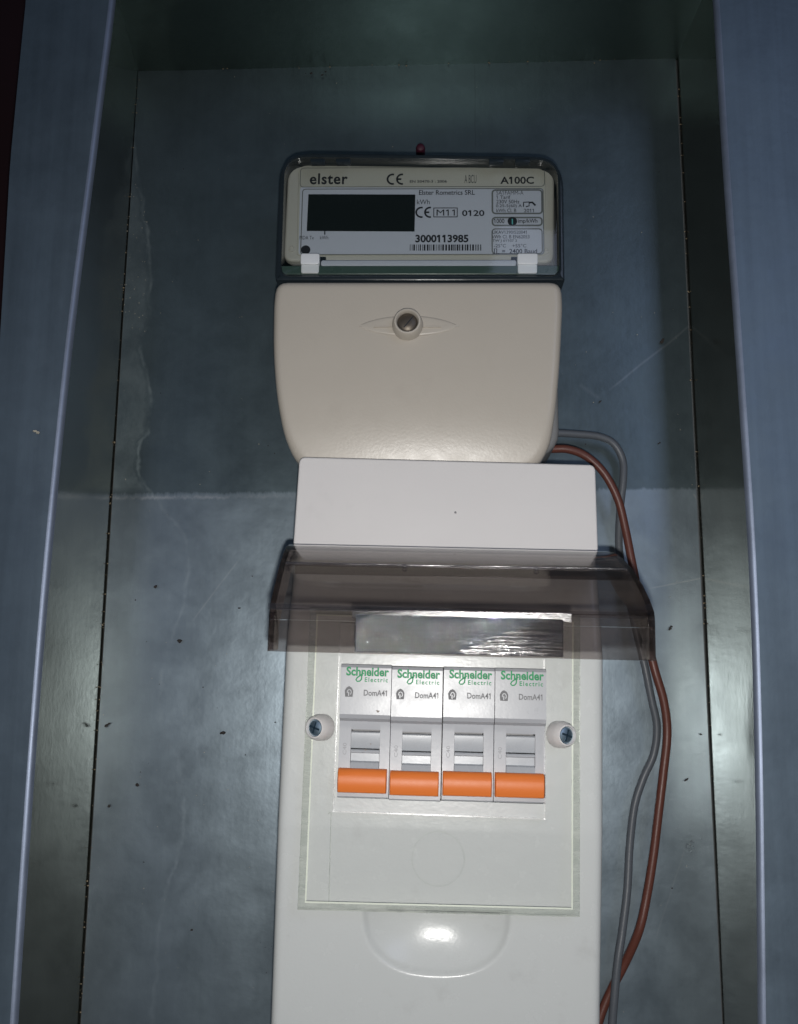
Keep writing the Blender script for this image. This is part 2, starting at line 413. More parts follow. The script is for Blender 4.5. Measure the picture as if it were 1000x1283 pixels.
# ================================================================== THE CABINET
FL = 53.0
cab = thing('steel_cabinet', WORLD, 'grey galvanised steel cabinet whose back and side walls surround the meter', 'cabinet')
def px_line(ctrl, p, step=40):
    ys = [c[1] for c in ctrl]; xs = [c[0] for c in ctrl]; out = []
    y = ys[0]
    while y <= ys[-1]+.1:
        out.append(P(interp(y, ys, xs), y, p)); y += step
    return out
def smooth_ctrl(ctrl):
    out = []
    for i in range(len(ctrl)-1):
        a, b, c, d = [Vector(ctrl[max(0, min(len(ctrl)-1, i+k))]) for k in (-1, 0, 1, 2)]
        for k in range(5):
            t = k/5; out.append(tuple(.5*((2*b)+(c-a)*t+(2*a-5*b+4*c-d)*t*t+(3*b-a-3*c+d)*t**3)))
    out.append(ctrl[-1]); return out
ZT = P(500, 80, 0).z; ZB = P(500, 1380, 0).z
XL_t, XL_b = P(172, 88, 0).x, P(94, 1383, 0).x
XR_t, XR_b = P(848, 72, 0).x, P(912, 1383, 0).x
zt = P(172, 88, 0).z; zr = P(848, 72, 0).z; zb = P(94, 1383, 0).z
# back panel: gently wavy sheet
bm = bmesh.new(); NX, NZ = 40, 70; g = []
for j in range(NZ+1):
    row = []
    for i in range(NX+1):
        u, v_ = i/NX, j/NZ
        xa, xb = XL_b+(XL_t-XL_b)*v_, XR_b+(XR_t-XR_b)*v_
        ztop = zt+(zr-zt)*u
        x = xa+.5+(xb-xa-1.2)*u; z = zb+(ztop-zb)*v_
        wv = noise.noise(Vector((x*.008, 3, z*.006)))*1.1
        ed = min(u, 1-u)*NX; wv -= 0.0
        row.append(bm.verts.new(V(x, wv*sstep(0, 4, ed), z)))
    g.append(row)
for j in range(NZ):
    for i in range(NX): bm.faces.new((g[j][i], g[j][i+1], g[j+1][i+1], g[j+1][i]))
link('back_panel', bm, M['panel'], cab, True, 0)
bm = bmesh.new(); box(bm, XL_b-4, XR_b+4, -6, -1.3, zb, ZT+4); link('seam_shade_strip', bm, M['seam'], cab)  # dark sheet behind the gap, coloured as the corner's shade

left_edge = smooth_ctrl([(147, -60), (143, 0), (118, 200), (89, 430), (62, 700), (42, 950), (20, 1283), (14, 1400)])
left_outer = [(36, -60), (33, 0), (13, 200), (0, 420), (-22, 700), (-40, 950), (-60, 1283), (-66, 1400)]
right_edge = smooth_ctrl([(889, -60), (895, 0), (907, 200), (923, 430), (940, 700), (948, 950), (952, 1283), (953, 1400)])
right_outer = [(1090, -60), (1090, 1400)]
def side(edge, outer, xt, xb, ztp, sgn, bright):
    ys = [e[1] for e in edge]; xs = [e[0] for e in edge]; oy = [o[1] for o in outer]; ox = [o[0] for o in outer]
    wall, fl, lip_ = bmesh.new(), bmesh.new(), bmesh.new(); pw = pf = pl0 = None
    for k in range(49):
        y = -60+1460*k/48
        e = P(interp(y, ys, xs), y, FL); o = P(interp(y, oy, ox), y, FL-2)
        z = e.z; f = (z-zb)/(ztp-zb); bx_ = xb+(xt-xb)*f
        wob = noise.noise(Vector((sgn*5, z*.012, 0)))*.8
        r = 2.1
        # wall from the back (p=-3) forward to the start of the bend
        cw = [wall.verts.new(V(bx_+(e.x-bx_)*t+wob*math.sin(math.pi*t), -3+(FL-r+3)*t, z)) for t in (0, .1, .35, .6, .85, 1)]
        cf = []
        for a in range(7):
            q = math.pi/2*a/6
            cf.append(fl.verts.new(V(e.x+sgn*(-r+r*math.cos(q))*-1*(-1)*0+sgn*r*(1-math.cos(q)), FL-r+r*math.sin(q), z)))
        cl_ = [lip_.verts.new(v.co) for v in cf]; keep = cf[-1]
        for v in cf[:-1]: fl.verts.remove(v)
        cf = [keep]
        for t in (.3, .6, .9, 1):
            xx = e.x+sgn*r+(o.x-e.x-sgn*r)*t
            cf.append(fl.verts.new(V(xx, FL-2*t*t+noise.noise(Vector((xx*.02, z*.01, sgn)))*.6, z)))
        cf.append(fl.verts.new(V(o.x, FL-14, z)))
        for A, B, bmx in ((pw, cw, wall), (pf, cf, fl), (pl0, cl_, lip_)):
            if A:
                for i in range(len(A)-1): bmx.faces.new((A[i], A[i+1], B[i+1], B[i]) if sgn < 0 else (A[i+1], A[i], B[i], B[i+1]))
        pw, pf, pl0 = cw, cf, cl_
    bmesh.ops.recalc_face_normals(wall, faces=wall.faces); bmesh.ops.recalc_face_normals(fl, faces=fl.faces)
    link('side_wall', wall, M['wall'], cab, True, 60); flo = link('front_flange', fl, M['flange'], cab, True, 60)
    bmesh.ops.recalc_face_normals(lip_, faces=lip_.faces); link('folded_edge', lip_, M['edge'], flo, True, 60)
side(left_edge, left_outer, XL_t, XL_b, zt, -1, 0)
side(right_edge, right_outer, XR_t, XR_b, zr, 1, 1)
# ceiling sheet and its front lip
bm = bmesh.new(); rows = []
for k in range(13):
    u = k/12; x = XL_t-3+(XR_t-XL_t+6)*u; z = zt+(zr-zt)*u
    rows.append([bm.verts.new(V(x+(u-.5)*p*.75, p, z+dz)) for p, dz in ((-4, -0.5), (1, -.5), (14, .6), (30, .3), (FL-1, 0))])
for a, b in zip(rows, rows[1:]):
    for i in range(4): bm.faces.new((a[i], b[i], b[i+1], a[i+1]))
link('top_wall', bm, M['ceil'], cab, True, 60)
bm = bmesh.new(); box(bm, XL_t-60, XR_t+60, FL-1.5, FL, 282, 330); link('top_flange', bm, M['flange'], cab)
# wall behind everything at the far left
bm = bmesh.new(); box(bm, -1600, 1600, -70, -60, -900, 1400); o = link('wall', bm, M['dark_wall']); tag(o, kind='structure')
# rust and weld flecks along the seams: real crumbs
bm = bmesh.new()
def crumb(bm, c, s, flat_=.5):
    a = random.random()*6.28; n = random.randint(5, 7); top = []; bot = []
    el_ = random.uniform(.5, 1)
    for i in range(n):
        t = a+2*math.pi*i/n; rr = s*random.uniform(.6, 1.1)
        x, z = rr*math.cos(t), rr*el_*math.sin(t)
        bot.append(bm.verts.new(c+V(x, 0, z))); top.append(bm.verts.new(c+V(x*.6, s*flat_*random.uniform(.6, 1.2), z*.6)))
    for i in range(n):
        j = (i+1) % n; bm.faces.new((bot[i], bot[j], top[j], top[i]))
    bm.faces.new(top)
for k in range(150):
    y = random.uniform(90, 1283); left = random.random() < .55
    x = (interp(y, [88, 1283], [172, 100])+random.gauss(-1, 1.2)) if left else interp(y, [72, 1283], [848, 908])+random.gauss(1, 1.4)
    crumb(bm, P(x, y, 1.0), random.uniform(.15, .5))
for k in range(40):
    x = random.uniform(180, 840); y = 88-16*(x-172)/676+random.gauss(0, 2); crumb(bm, P(x, y, .6), random.uniform(.15, .5))
for k in range(14): crumb(bm, P(170+random.gauss(0, 3), random.uniform(95, 150), .8), random.uniform(.2, .5))
crumb(bm, P(879, 477, 2), 1.6); crumb(bm, P(880, 482, 2), 1.1); crumb(bm, P(589, 71, 1), .8)
tag(link('rust_crumbs', bm, M['rust']), kind='stuff')
# loose dust specks over the back panel and left wall
bm = bmesh.new()
for k in range(230):
    crumb(bm, P(random.uniform(120, 880), random.uniform(95, 1280), 1.0), random.uniform(.08, .28))
for k in range(60):
    crumb(bm, P(random.uniform(155, 185), random.uniform(230, 420), 1.0), random.uniform(.1, .3))
tag(link('dust_specks', bm, M['dust']), kind='stuff')
bm = bmesh.new()
for k in range(45):
    crumb(bm, P(random.uniform(110, 880), random.uniform(95, 1280), 1.0), random.uniform(.15, .45))
for x, y, s in ((390, 92, .9), (404, 94, .8), (408, 90, .6), (383, 92, .5), (225, 803, 1.2), (280, 918, 1.0), (300, 762, .8), (195, 735, 1.0), (172, 983, 1.0), (137, 1010, .9), (345, 905, .5), (240, 1165, .7), (878, 920, .6), (740, 690, .5)):
    crumb(bm, P(x, y, 1.0), s)
tag(link('dark_specks', bm, M['chip']), kind='stuff')
for (x, y, s, lab) in ((830, 427, 2.2, 'dark chip stuck on the back panel upper right of the meter cover'),
                       (840, 787, 2.3, 'dark sliver of debris on the back panel right of the smoked lid'),
                       (860, 977, 2.0, 'dark fleck of debris right of the brown cable, lowest of the right side'),
                       (752, 503, 1.4, 'small dark chip on the back panel just above the grey cable bend'),
                       (826, 555, 1.2, 'tiny dark chip right of the grey cable bend'),
                       (135, 908, 2.4, 'dark chip beside the golden glare at the lower left corner seam'),
                       (278, 918, 1.6, 'round dark fleck on the panel left of the breaker enclosure')):
    s *= .72
    bm = bmesh.new(); c = P(x, y, 1.0); a = random.uniform(.4, 1.2)
    for k in range(3): crumb(bm, c+V((k-1)*s*.45*math.cos(a), 0, (k-1)*s*.45*math.sin(a)), s*random.uniform(.35, .6), .5)
    tag(link('debris_chip', bm, M['chip']), lab, 'debris', 'chips of debris stuck in the cabinet')
bm = bmesh.new(); c = P(44, 540, FL+.4)
crumb(bm, c, 1.0); crumb(bm, c+V(1.2, 0, -.6), .9)
tag(link('debris_chip', bm, M['dust']), 'pale crumb with a dark tail on the left front flange', 'debris', 'chips of debris stuck in the cabinet')

# ================================================================== THE METER
mf = Frame(525, 350, 0, 0.006)
met = thing('electricity_meter', mf, 'cream white electricity meter with dark display and printed label under a clear window', 'meter')
def ml(x, y, p): return mf.loc(x, y, p)
# grey case behind
bm = bmesh.new(); x0, z0 = ml(356, 580, 20); x1, z1 = ml(690, 240, 20)
slab(bm, rrect(x0+2, z0, x1, z1, 10), 0, 34, 2); link('case', bm, M['case'], met, True)
# terminal cover, bulging
PC = 47
oc = [ml(x, y, PC) for x, y in ((704, 351), (345, 351), (342, 380), (341, 440), (346, 500), (355, 548), (372, 582), (430, 592), (520, 595), (620, 592), (672, 585), (690, 560), (697, 520), (703, 450), (706, 380))]
oc = round_poly(oc, [6, 6, 3, 10, 10, 8, 8, 12, 14, 12, 8, 6, 10, 10, 3], 4)
zc0, zc1 = ml(525, 595, PC)[1], ml(525, 351, PC)[1]
xc0, xc1 = ml(343, 450, PC)[0], ml(704, 450, PC)[0]
def bulge(x, z):
    t = (z-zc0)/(zc1-zc0); s = (x-(xc0+xc1)/2)/((xc1-xc0)/2)
    return -5.5*max(0, 1-t*2.0)**2.2
bm = bmesh.new()
def dense_slab(bm, pts, p0, p1, r, seg, slope, rings=10):
    cx = sum(p_[0] for p_ in pts)/len(pts); cz = sum(p_[1] for p_ in pts)/len(pts)
    lv = [(pts, p0)]
    for i in range(seg+1):
        f = math.pi/2*i/seg; lv.append((inset(pts, r*(1-math.cos(f))), p1-r+r*math.sin(f)))
    base = lv[-1][0]
    for k in range(1, rings):
        t = k/rings; lv.append(([(a+(cx-a)*t, b+(cz-b)*t) for a, b in base], p1))
    prev = None
    for k, (ps, p) in enumerate(lv):
        vs = [bm.verts.new(V(x, p+(slope(x, z) if k else 0), z)) for x, z in ps]
        if prev:
            for i in range(len(vs)):
                j = (i+1) % len(vs); bm.faces.new((prev[i], prev[j], vs[j], vs[i]))
        prev = vs
    bm.faces.new(prev)
dense_slab(bm, oc, 8, PC, 3.2, 7, bulge, 44)
cover = link('terminal_cover', bm, M['cream'], met, True, 50)
# eye-shaped boss with the screw
cx, cz = ml(512, 408, PC)
eye = []
for i in range(48):
    t = 2*math.pi*i/48; eye.append((cx+20*math.copysign(abs(math.cos(t))**1.0, math.cos(t)), cz-.2+4.3*math.copysign(abs(math.sin(t))**1.5, math.sin(t))))
bm = bmesh.new(); dense_slab(bm, eye, PC-4, PC+.7, .9, 4, lambda x, z: -(abs(x-cx)/20)**2*.5, 4)
boss = link('screw_boss', bm, M['cream'], met, True, 60)
kx, kz = ml(510.5, 402, PC+5)
bm = bmesh.new(); Mt = Matrix.Translation(V(kx, PC-1, kz))
lathe(bm, [(6.3, 0), (5.9, 3), (5.3, 5.6), (5.0, 6.0), (4.5, 6.1), (4.1, 5.6), (4.0, 3.0), (3.9, 2.0)], 40, Mt)
link('screw_collar', bm, M['cream'], boss, True, 40)
bm = bmesh.new(); lathe(bm, [(3.9, 2.2), (3.8, 4.2), (3.2, 4.8), (1, 5.0)], 32, Mt)
for a in (-.5, ):
    Mr = Mt @ Matrix.Rotation(a, 4, 'Y')
sc_ = link('screw', bm, M['brass'], boss, True, 40)
bm = bmesh.new()
for s in (-1, 1):
    stroke(bm, [(kx-.5*s+math.cos(.9)*t, kz+math.sin(.9)*t) for t in (-2.9, 2.9)], .45, PC+4.2)
    break
link('screw_slot', bm, M['ink'], boss)
for s in (-1, 1):
    bm = bmesh.new(); box(bm, *(sorted((kx+s*6.0, kx+s*13))), PC-1, PC+1.35, kz-1.0, kz-.5)
    link('boss_ridge', bm, M['cream'], boss)
# dark smoked hood frame round the label
bm = bmesh.new()
ho = [ml(x, y, 44) for x, y in ((706, 354), (345, 354), (349, 215), (352, 192), (703, 197), (706, 215))]
ho = [ml(708, 352, 44), ml(706, 196, 44), ml(351, 191, 44), ml(345, 352, 44)]
ho = round_poly(ho, [1, 14, 14, 1], 9)
hi = round_poly([ml(701, 345, 44), ml(699, 200, 44), ml(357, 196, 44), ml(352, 345, 44)], [4, 9, 9, 4], 9)
def ring_wall(bm, o, i_, p0, p1, r=1.2):
    n = len(o); L = []
    for ps, p in ((o, p0), (o, p1-r), (inset(o, r*.3), p1-r*.3), (inset(o, r), p1), (inset(i_, -r*.6), p1), (i_, p1-r*.6), (i_, p0)):
        L.append([bm.verts.new(V(x, p, z)) for x, z in ps])
    for a, b in zip(L, L[1:]):
        for k in range(n):
            j = (k+1) % n; bm.faces.new((a[k], a[j], b[j], b[k]))
ring_wall(bm, ho, hi, 6, 44.5)
hood = link('hood_frame', bm, M['smoke_case'], met, True, 40)
# inner bezel (cream) and label
PB = 36.5
bz = round_poly([ml(694, 329, PB), ml(695, 207, PB), ml(361, 204, PB), ml(355, 327, PB)], [4, 8, 8, 4], 6)
bm = bmesh.new(); slab(bm, bz, 33, PB, 1.2); bez = link('bezel', bm, M['bezel'], met, True)
lb = round_poly([ml(683, 320, PB+.6), ml(684, 211, PB+.6), ml(374, 207, PB+.6), ml(372, 320, PB+.6)], [1.5, 4, 4, 1.5], 6)
bm = bmesh.new(); slab(bm, lb, PB-1, PB+.6, .3, 2); plate = link('label_plate', bm, M['plate_top'], met, True)
PL = PB+.6
def q4(bm, pts, p, r=1.2):
    slab(bm, round_poly([ml(*a, p) for a in pts], r, 4), PB-.2, p, .05, 1)
bm = bmesh.new(); q4(bm, ((681, 319), (681, 235.5), (376, 234.5), (374, 319)), PL+.12); link('label_field', bm, M['plate'], plate)
PL2 = PL+.12
bm = bmesh.new(); q4(bm, ((519.5, 290), (520.5, 243.6), (386.5, 243.2), (384.3, 289.3)), PL2+.12, .2); lcd = link('display', bm, M['lcd'], met)
# separators
bm = bmesh.new()
def lrect(bm, xa, ya, xb, yb, wd=.45, r=1.6, p=PL2+.05):
    a = ml(xa, yb, p); b = ml(xb, ya, p); outline_rect(bm, a[0], a[1], b[0], b[1], wd, p, r)
lrect(bm, 376, 235.5, 681, 319.5, .4, 1.5); lrect(bm, 616, 237, 680, 268.5, .7); lrect(bm, 616, 271.5, 680, 283.5, .7); lrect(bm, 616, 286, 680, 318.5, .5)
lrect(bm, 375.5, 209, 682.5, 234.8, .3)
link('label_lines', bm, M['line'], plate)
def lt(s, xa, xb, yb, yt, mat='ink', bold=0.0, p=None, space=1.0):
    p = PL2+.06 if p is None else p
    bm = bmesh.new(); a = ml(xa, yb, p); b = ml(xb, yt, p); add_text(bm, s, a[0], b[0], a[1], b[1], p, bold, space=space)
    link('lettering', bm, M[mat], plate)
lt('elster', 388, 436, 231, 217, 'ink', .022, space=1.08)
lt('EN 50470-3 : 2006', 513.5, 560, 229, 225.5, 'ink_soft', .02)
lt('A BCU', 582, 597, 229.5, 219, 'ink_soft')
lt('A100C', 627, 669, 230.5, 221.2, 'ink', .022)
lt('Elster Rometrics SRL', 525, 595, 244.3, 238, 'ink', .012)
lt('kWh', 522.5, 538.5, 256, 250, 'ink')
lt('M11', 547, 570, 270.2, 262.5, 'ink', .004)
lt('0120', 579, 607, 270.8, 263.2, 'ink', .02)
lt('3000113985', 520.5, 587, 304, 294, 'ink', .035)
lt('MDA Tx', 375.5, 393.5, 300, 295.5, 'ink'); lt('kWh', 401, 411.5, 300, 295.5, 'ink')
for s, xa, xb, yb, yt in (('SA1FAMM-A', 622, 656, 244, 239), ('1 Tarif', 622, 639.5, 249.3, 244.8), ('230V 50Hz', 622, 651, 255, 250.2), ('0.25-5(60) A', 621.5, 654, 260.8, 255.8),
                          ('kWh Cl. B', 622, 647, 266, 261.3), ('2011', 656.5, 669, 266, 261.5), ('1000', 619, 632, 279.8, 274), ('imp/kWh', 649, 673.5, 280.8, 274),
                          ('UKAV1390/520041', 617, 660, 293, 288.8), ('kWh Cl. B EN62053', 617, 663.5, 298.8, 294.3), ('TW J 61107 2', 617, 648, 304, 299.8), ('-25°C', 619, 634, 310, 305.5),
                          ('+55°C', 642, 659.5, 310, 305.5), ('=  2400 Baud', 629, 673, 317.6, 311.8)):
    lt(s, xa, xb, yb, yt, 'ink' if yt > 310 or 273 < yt < 275 else 'ink_soft', .012)
bm = bmesh.new(); p = PL2+.06
a, b = ml(485.5, 230.5, p), ml(505, 218.5, p); ce_mark(bm, a[0], b[0], a[1], b[1], p)
a, b = ml(521.5, 272, p), ml(540, 260, p); ce_mark(bm, a[0], b[0], a[1], b[1], p)
a, b = ml(543, 272.3, p), ml(573.5, 260, p); outline_rect(bm, a[0], a[1], b[0], b[1], .35, p, .1)
stroke(bm, [ml(407, 289.5, p), ml(407, 294, p)], .5, p)
a = ml(383, 313, p); disc(bm, a[0], a[1], 1.95, p+.05)
a = ml(642, 277.3, p); disc(bm, a[0], a[1], 1.95, p+.05)
# little pictogram and pulse sign
stroke(bm, [ml(*q, p) for q in ((656, 259), (656, 253.5), (663, 253), (663, 258), (659, 259))], .5, p)
stroke(bm, [ml(*q, p) for q in ((663, 254), (667, 253.5), (671, 257.5))], .8, p)
stroke(bm, [ml(*q, p) for q in ((617, 318), (619.5, 318), (619.5, 311.5), (622.5, 311.5), (622.5, 318), (626, 318))], .35, p)
tag(link('printed_marks', bm, M['ink'], plate), kind='stuff')
bm = bmesh.new(); a = ml(642, 277.5, p); quad(bm, a[0]-.25, a[1]-1.3, a[0]+.25, a[1]+1.1, p+.12); link('pulse_lamp', bm, M['cyan'], plate)
bm = bmesh.new(); rb = random.Random(3); x = 513.5
while x < 602:
    wd = rb.choice((.9, .9, 1.5, 2.2)); a = ml(x, 314, p); b = ml(min(x+wd, 603), 306.3, p); quad(bm, a[0], a[1], b[0], b[1], p); x += wd+rb.choice((.9, 1.0, 1.6))
link('barcode', bm, M['ink'], plate)
# small pegs at the bezel corners
for xx in (366, 684):
    bm = bmesh.new(); a = ml(xx, 312 if xx < 500 else 315, PB); lathe(bm, [(1.3, PB-.5), (1.3, PB+.5), (.9, PB+.6), (.7, PB+.2)], 16, Matrix.Translation(V(a[0], 0, a[1])))
    link('peg', bm, M['bezel'], bez, True)
# lower strip of the hood
bm = bmesh.new(); a = ml(349, 353, 34); b = ml(704, 333, 41); slab(bm, [(b[0], b[1]), (a[0], b[1]), (a[0], a[1]), (b[0], a[1])], 36, 41.2, .3, 2)
link('lower_strip', bm, M['strip'], met)
bm = bmesh.new(); a = ml(347, 351, 43); b = ml(705, 344, 43); slab(bm, rrect(a[0], a[1]-1, b[0], b[1], 1, 4), 30, 43.2, .5, 3)
link('lower_ledge', bm, M['smoke_case'], met, True)
bm = bmesh.new(); a = ml(402, 333.5, 41); b = ml(647, 326, 41); slab(bm, rrect(a[0], a[1], b[0], b[1], .9, 4), 34, 41.4, .5, 4)
link('lower_rail', bm, M['plate'], met, True)
for xa, xb in ((377, 400), (649, 673)):
    bm = bmesh.new(); a = ml(xa, 342, 42); b = ml(xb, 320, 42); slab(bm, rrect(a[0], a[1], b[0], b[1], .8, 3), 34, 42, .4, 3)
    slab(bm, rrect(a[0]-.2, a[1]+3.4, b[0]+.2, b[1]+.6, .8, 3), 34, 42.8, .4, 3)
    cl = link('clip', bm, M['clip'], met, True)
    bm = bmesh.new(); s = xb if xa < 500 else xa-9
    a = ml(s, 343, 40); b = ml(s+9, 322, 40); box(bm, a[0]+.2, b[0]-.2, 30, 40, a[1], b[1]); link('clip_slot', bm, M['smoke_case'], met)
bm = bmesh.new(); slab(bm, inset(hi, -.4), 41.6, 42.6, .3, 2); link('window_pane', bm, M['window'], met, True)
# hood latches at the top edge
for xx in (398, 430, 622, 655):
    bm = bmesh.new(); a = ml(xx, 201, 45); slab(bm, rrect(a[0]-3, a[1]-.8, a[0]+3, a[1]+.8, .4, 3), 42, 45.2, .3, 2); link('latch', bm, M['smoke_case'], hood, True)
# magenta rivet peeping above
bm = bmesh.new(); a = P(527, 189, 6); lathe(bm, [(2.1, -6), (2.1, 2), (1.7, 3.2), (.8, 3.8)], 24, Matrix.Translation(Vector((a.x, -6, a.z))))
tag(link('rivet', bm, M['rubber'], None, True), 'small dark magenta round peg peeping over the top edge of the meter', 'peg')

# ================================================================== BREAKER ENCLOSURE
bf = Frame(552, 1000, 55, 0.0215)
enc = thing('breaker_enclosure', bf, 'white plastic breaker enclosure with a raised smoked lid below the meter', 'enclosure')
def bl(x, y, p): return bf.loc(x, y, p)
zy = lambda y, p=55: bl(552, y, p)[1]
zA, zB_, zC, zD, zE = zy(1330, 50), zy(1283, 51), zy(1040, 56), zy(820, 56), zy(600, 47)
xl_top, xr_top = bl(367, 700, 52)[0], bl(751, 700, 52)[0]
xl_mid, xr_mid = bl(357, 820, 56)[0], bl(757, 830, 56)[0]
xl_bot, xr_bot = bl(338, 1283, 51)[0], bl(753, 1283, 51)[0]
def pb(z): return interp(z, [zA, zB_, zC, zD, zE], [50, 51, 56, 56, 44])
def xlr(z): return interp(z, [zB_, zD, zE], [xl_bot, xl_mid, xl_top+1]), interp(z, [zB_, zD, zE], [xr_bot, xr_mid, xr_top-1])
# window hole for the breakers (local coordinates)
bx0, bzb = bl(420.5, 1001, 60); bx1, bzt = bl(684, 842, 60)
bzt = bzb+46.3
BW = (bx1-bx0)/4
hx, hz = bl(548, 1140, 54); hx0 = bl(455, 1140, 54)[0]; hx1 = bl(640, 1143, 54)[0]; hzb = bl(548, 1223, 53)[1]
ha, hb = (hx1-hx0)/2, hz-hzb
hcx = (hx0+hx1)/2; hcz = hz
def face_p(x, z):
    xa, xb = xlr(z); e = min(x-xa, xb-x); p = pb(z)
    r = 3.0
    if e < r: p -= r-math.sqrt(max(0, r*r-(r-e)**2))
    # thumb hollow
    dx = abs(x-hcx)/ha; dz = (hcz-z)/hb
    if dz < 0: return p
    rr = (dx**2.5+dz**2.5)**(1/2.5)
    if rr < 1.03: p -= 7.5*(1-min(1, rr)**2.2)+.9*(1-sstep(.93, 1.03, rr))
    return p
NXb = 150; cs = .78
zs = []; z = zA
while z < zE: zs.append(z); z += cs
bm = bmesh.new(); grid = []
us = [0, .002, .005, .009, .014, .02, .027]+[.027+(.946)*i/(NXb) for i in range(1, NXb+1)]+[.98, .986, .991, .995, .998, 1]
for z in zs:
    xa, xb = xlr(z); grid.append([bm.verts.new(V(xa+(xb-xa)*u, face_p(xa+(xb-xa)*u, z), z)) for u in us])
for j in range(len(zs)-1):
    for i in range(len(us)-1):
        vs = (grid[j][i], grid[j][i+1], grid[j+1][i+1], grid[j+1][i]); c = sum((v.co for v in vs), Vector())/4
        if bx0+.4 < c.x < bx1-.4 and bzb+.4 < c.z < bzt-.4: continue
        bm.faces.new(vs)
for side_i in (0, len(us)-1):                                   # flanks back to the panel
    prev = None
    for j in range(len(zs)):
        v = grid[j][side_i]; q = bm.verts.new((v.co.x, 0, v.co.z))
        if prev: bm.faces.new((prev[0], v, q, prev[1]) if side_i == 0 else (v, prev[0], prev[1], q))
        prev = (v, q)
body = link('body', bm, M['body'], enc, True, 50)
# inside of the box behind the breakers
bm = bmesh.new(); box(bm, bx0-2, bx1+2, 36, 37, bzb-2, bzt+2); link('inner_tray', bm, M['grey_dark'], enc)
# top cover panel
tp = [bl(750, 692, 53), bl(745.5, 583, 48), bl(375.5, 573, 48), bl(367, 684.5, 53)]
z_a, z_b = (tp[0][1]+tp[3][1])/2, (tp[1][1]+tp[2][1])/2
tpo = round_poly(tp, [1.6, 2.6, 2.6, 1.6], 6)
bm = bmesh.new(); slab(bm, tpo, 6, 50, .7, 4, slope=lambda x, z: 3.5*(1-(z-z_a)/(z_b-z_a))-1.0); link('upper_cover', bm, M['white'], enc, True)
bm = bmesh.new(); a = bl(571, 641, 53)
lathe(bm, [(.45, 0), (.35, .25)], 8, Matrix.Translation(V(a[0], 51.2, a[1]))); link('moulding_dot', bm, M['print'], enc)
# dark hollow rim just behind the upper cover, and the hinge strip under it
bm = bmesh.new(); rim = inset([bl(745, 690, 36), bl(741, 590, 36), bl(382, 580, 36), bl(374, 684, 36)], 0); slab(bm, round_poly(rim, 2, 5), 0, 36, .5, 2)
link('back_box', bm, M['body'], enc, True)
hL, hR = bl(368, 687.5, 54), bl(750, 694.5, 54)
bm = bmesh.new(); tube(bm, [V(hL[0], 53.4, hL[1]), V((hL[0]+hR[0])/2, 53.4, (hL[1]+hR[1])/2), V(hR[0], 53.4, hR[1])], 1.1, 14, 2)
link('hinge_rod', bm, M['hinge'], enc, True)

# ---- smoked lid, swung up: section curve forward and down from the hinge, then the lip
lid_sec = [(0, 0), (9, .2), (18, -1.4), (28, -4.6), (38, -9), (47, -14.3), (54, -19), (58.5, -22.6)]
def lid_x(s, p):            # lid's left/right edge as it comes forward
    t = p/60; return (-57.5+(-57.5-(-57.5))*t+0, )
hcx_ = (hL[0]+hR[0])/2; hzc = (hL[1]+hR[1])/2
LX0h, LX1h = bl(366, 690, 53)[0], bl(752, 694, 53)[0]
LX0e, LX1e = bl(336, 755, 112)[0], bl(817, 770, 112)[0]
zlip_t = bl(576, 762, 112)[1]; zlip_b = bl(576, 822, 112)[1]
print('LID', LX0h, LX1h, LX0e, LX1e, hzc, zlip_t-hzc, zlip_b-hzc)
P0 = 53.0
kz_ = (zlip_t-hzc)/(-22.6)
sec = [(P0+p, hzc+z*kz_) for p, z in lid_sec]
def edge_x(p):
    t = (p-P0)/59.0; t2 = sstep(0, 1, min(1, t*1.0))*.5+t*.5
    return LX0h+(LX0e-LX0h)*t2, LX1h+(LX1e-LX1h)*t2
def shell(bm, sec, th, x_in=0.0):
    """solid sheet following the section, thickness th towards inside (below)"""
    n = len(sec); tops = []; bots = []
    for i, (p, z) in enumerate(sec):
        a, b = sec[max(i-1, 0)], sec[min(i+1, n-1)]; dp, dz = b[0]-a[0], b[1]-a[1]; L = math.hypot(dp, dz)
        npp, nz = dz/L, -dp/L           # pointing down/inwards
        xa, xb = edge_x(p); xa += x_in; xb -= x_in
        K = 12
        tops.append([bm.verts.new(V(xa+(xb-xa)*k/K, p, z)) for k in range(K+1)])
        bots.append([bm.verts.new(V(xa+(xb-xa)*k/K, p+npp*th, z+nz*th)) for k in range(K+1)])
    for A, s in ((tops, 1), (bots, -1)):
        for i in range(n-1):
            for k in range(12):
                f = (A[i][k], A[i+1][k], A[i+1][k+1], A[i][k+1]); bm.faces.new(f if s > 0 else f[::-1])
    for i in (0, n-1):
        for k in range(12): bm.faces.new((tops[i][k], tops[i][k+1], bots[i][k+1], bots[i][k]))
    for k in (0, 12):
        for i in range(n-1): bm.faces.new((tops[i][k], tops[i+1][k], bots[i+1][k], bots[i][k]))
def lidlink(name, bm, mat, parent, smooth=False, angle=35):
    for v in bm.verts: v.co.y -= .062*(v.co.x-2)*max(0, min(1, (-v.co.y-P0)/50))
    return link(name, bm, mat, parent, smooth, angle)
bm = bmesh.new(); shell(bm, sec, 1.6); lid = lidlink('smoked_lid', bm, M['lid'], enc, True, 40)
bm = bmesh.new(); q5 = sec[4]; q6 = edge_x(q5[0]); tube(bm, [V(q6[0]+2, q5[0]+.1, q5[1]+.15), V((q6[0]+q6[1])/2, q5[0]+.1, q5[1]+.15), V(q6[1]-2, q5[0]+.1, q5[1]+.15)], .45, 10, 3)
lidlink('lid_ridge', bm, M['bend'], lid, True)
bm = bmesh.new()
for fx in (.36, .73): lathe(bm, [(1.0, -.4), (.9, .3), (.5, .65), (.2, .75)], 16, Matrix.Translation(V(q6[0]+(q6[1]-q6[0])*fx, q5[0]+1.5, q5[1]-.4)))
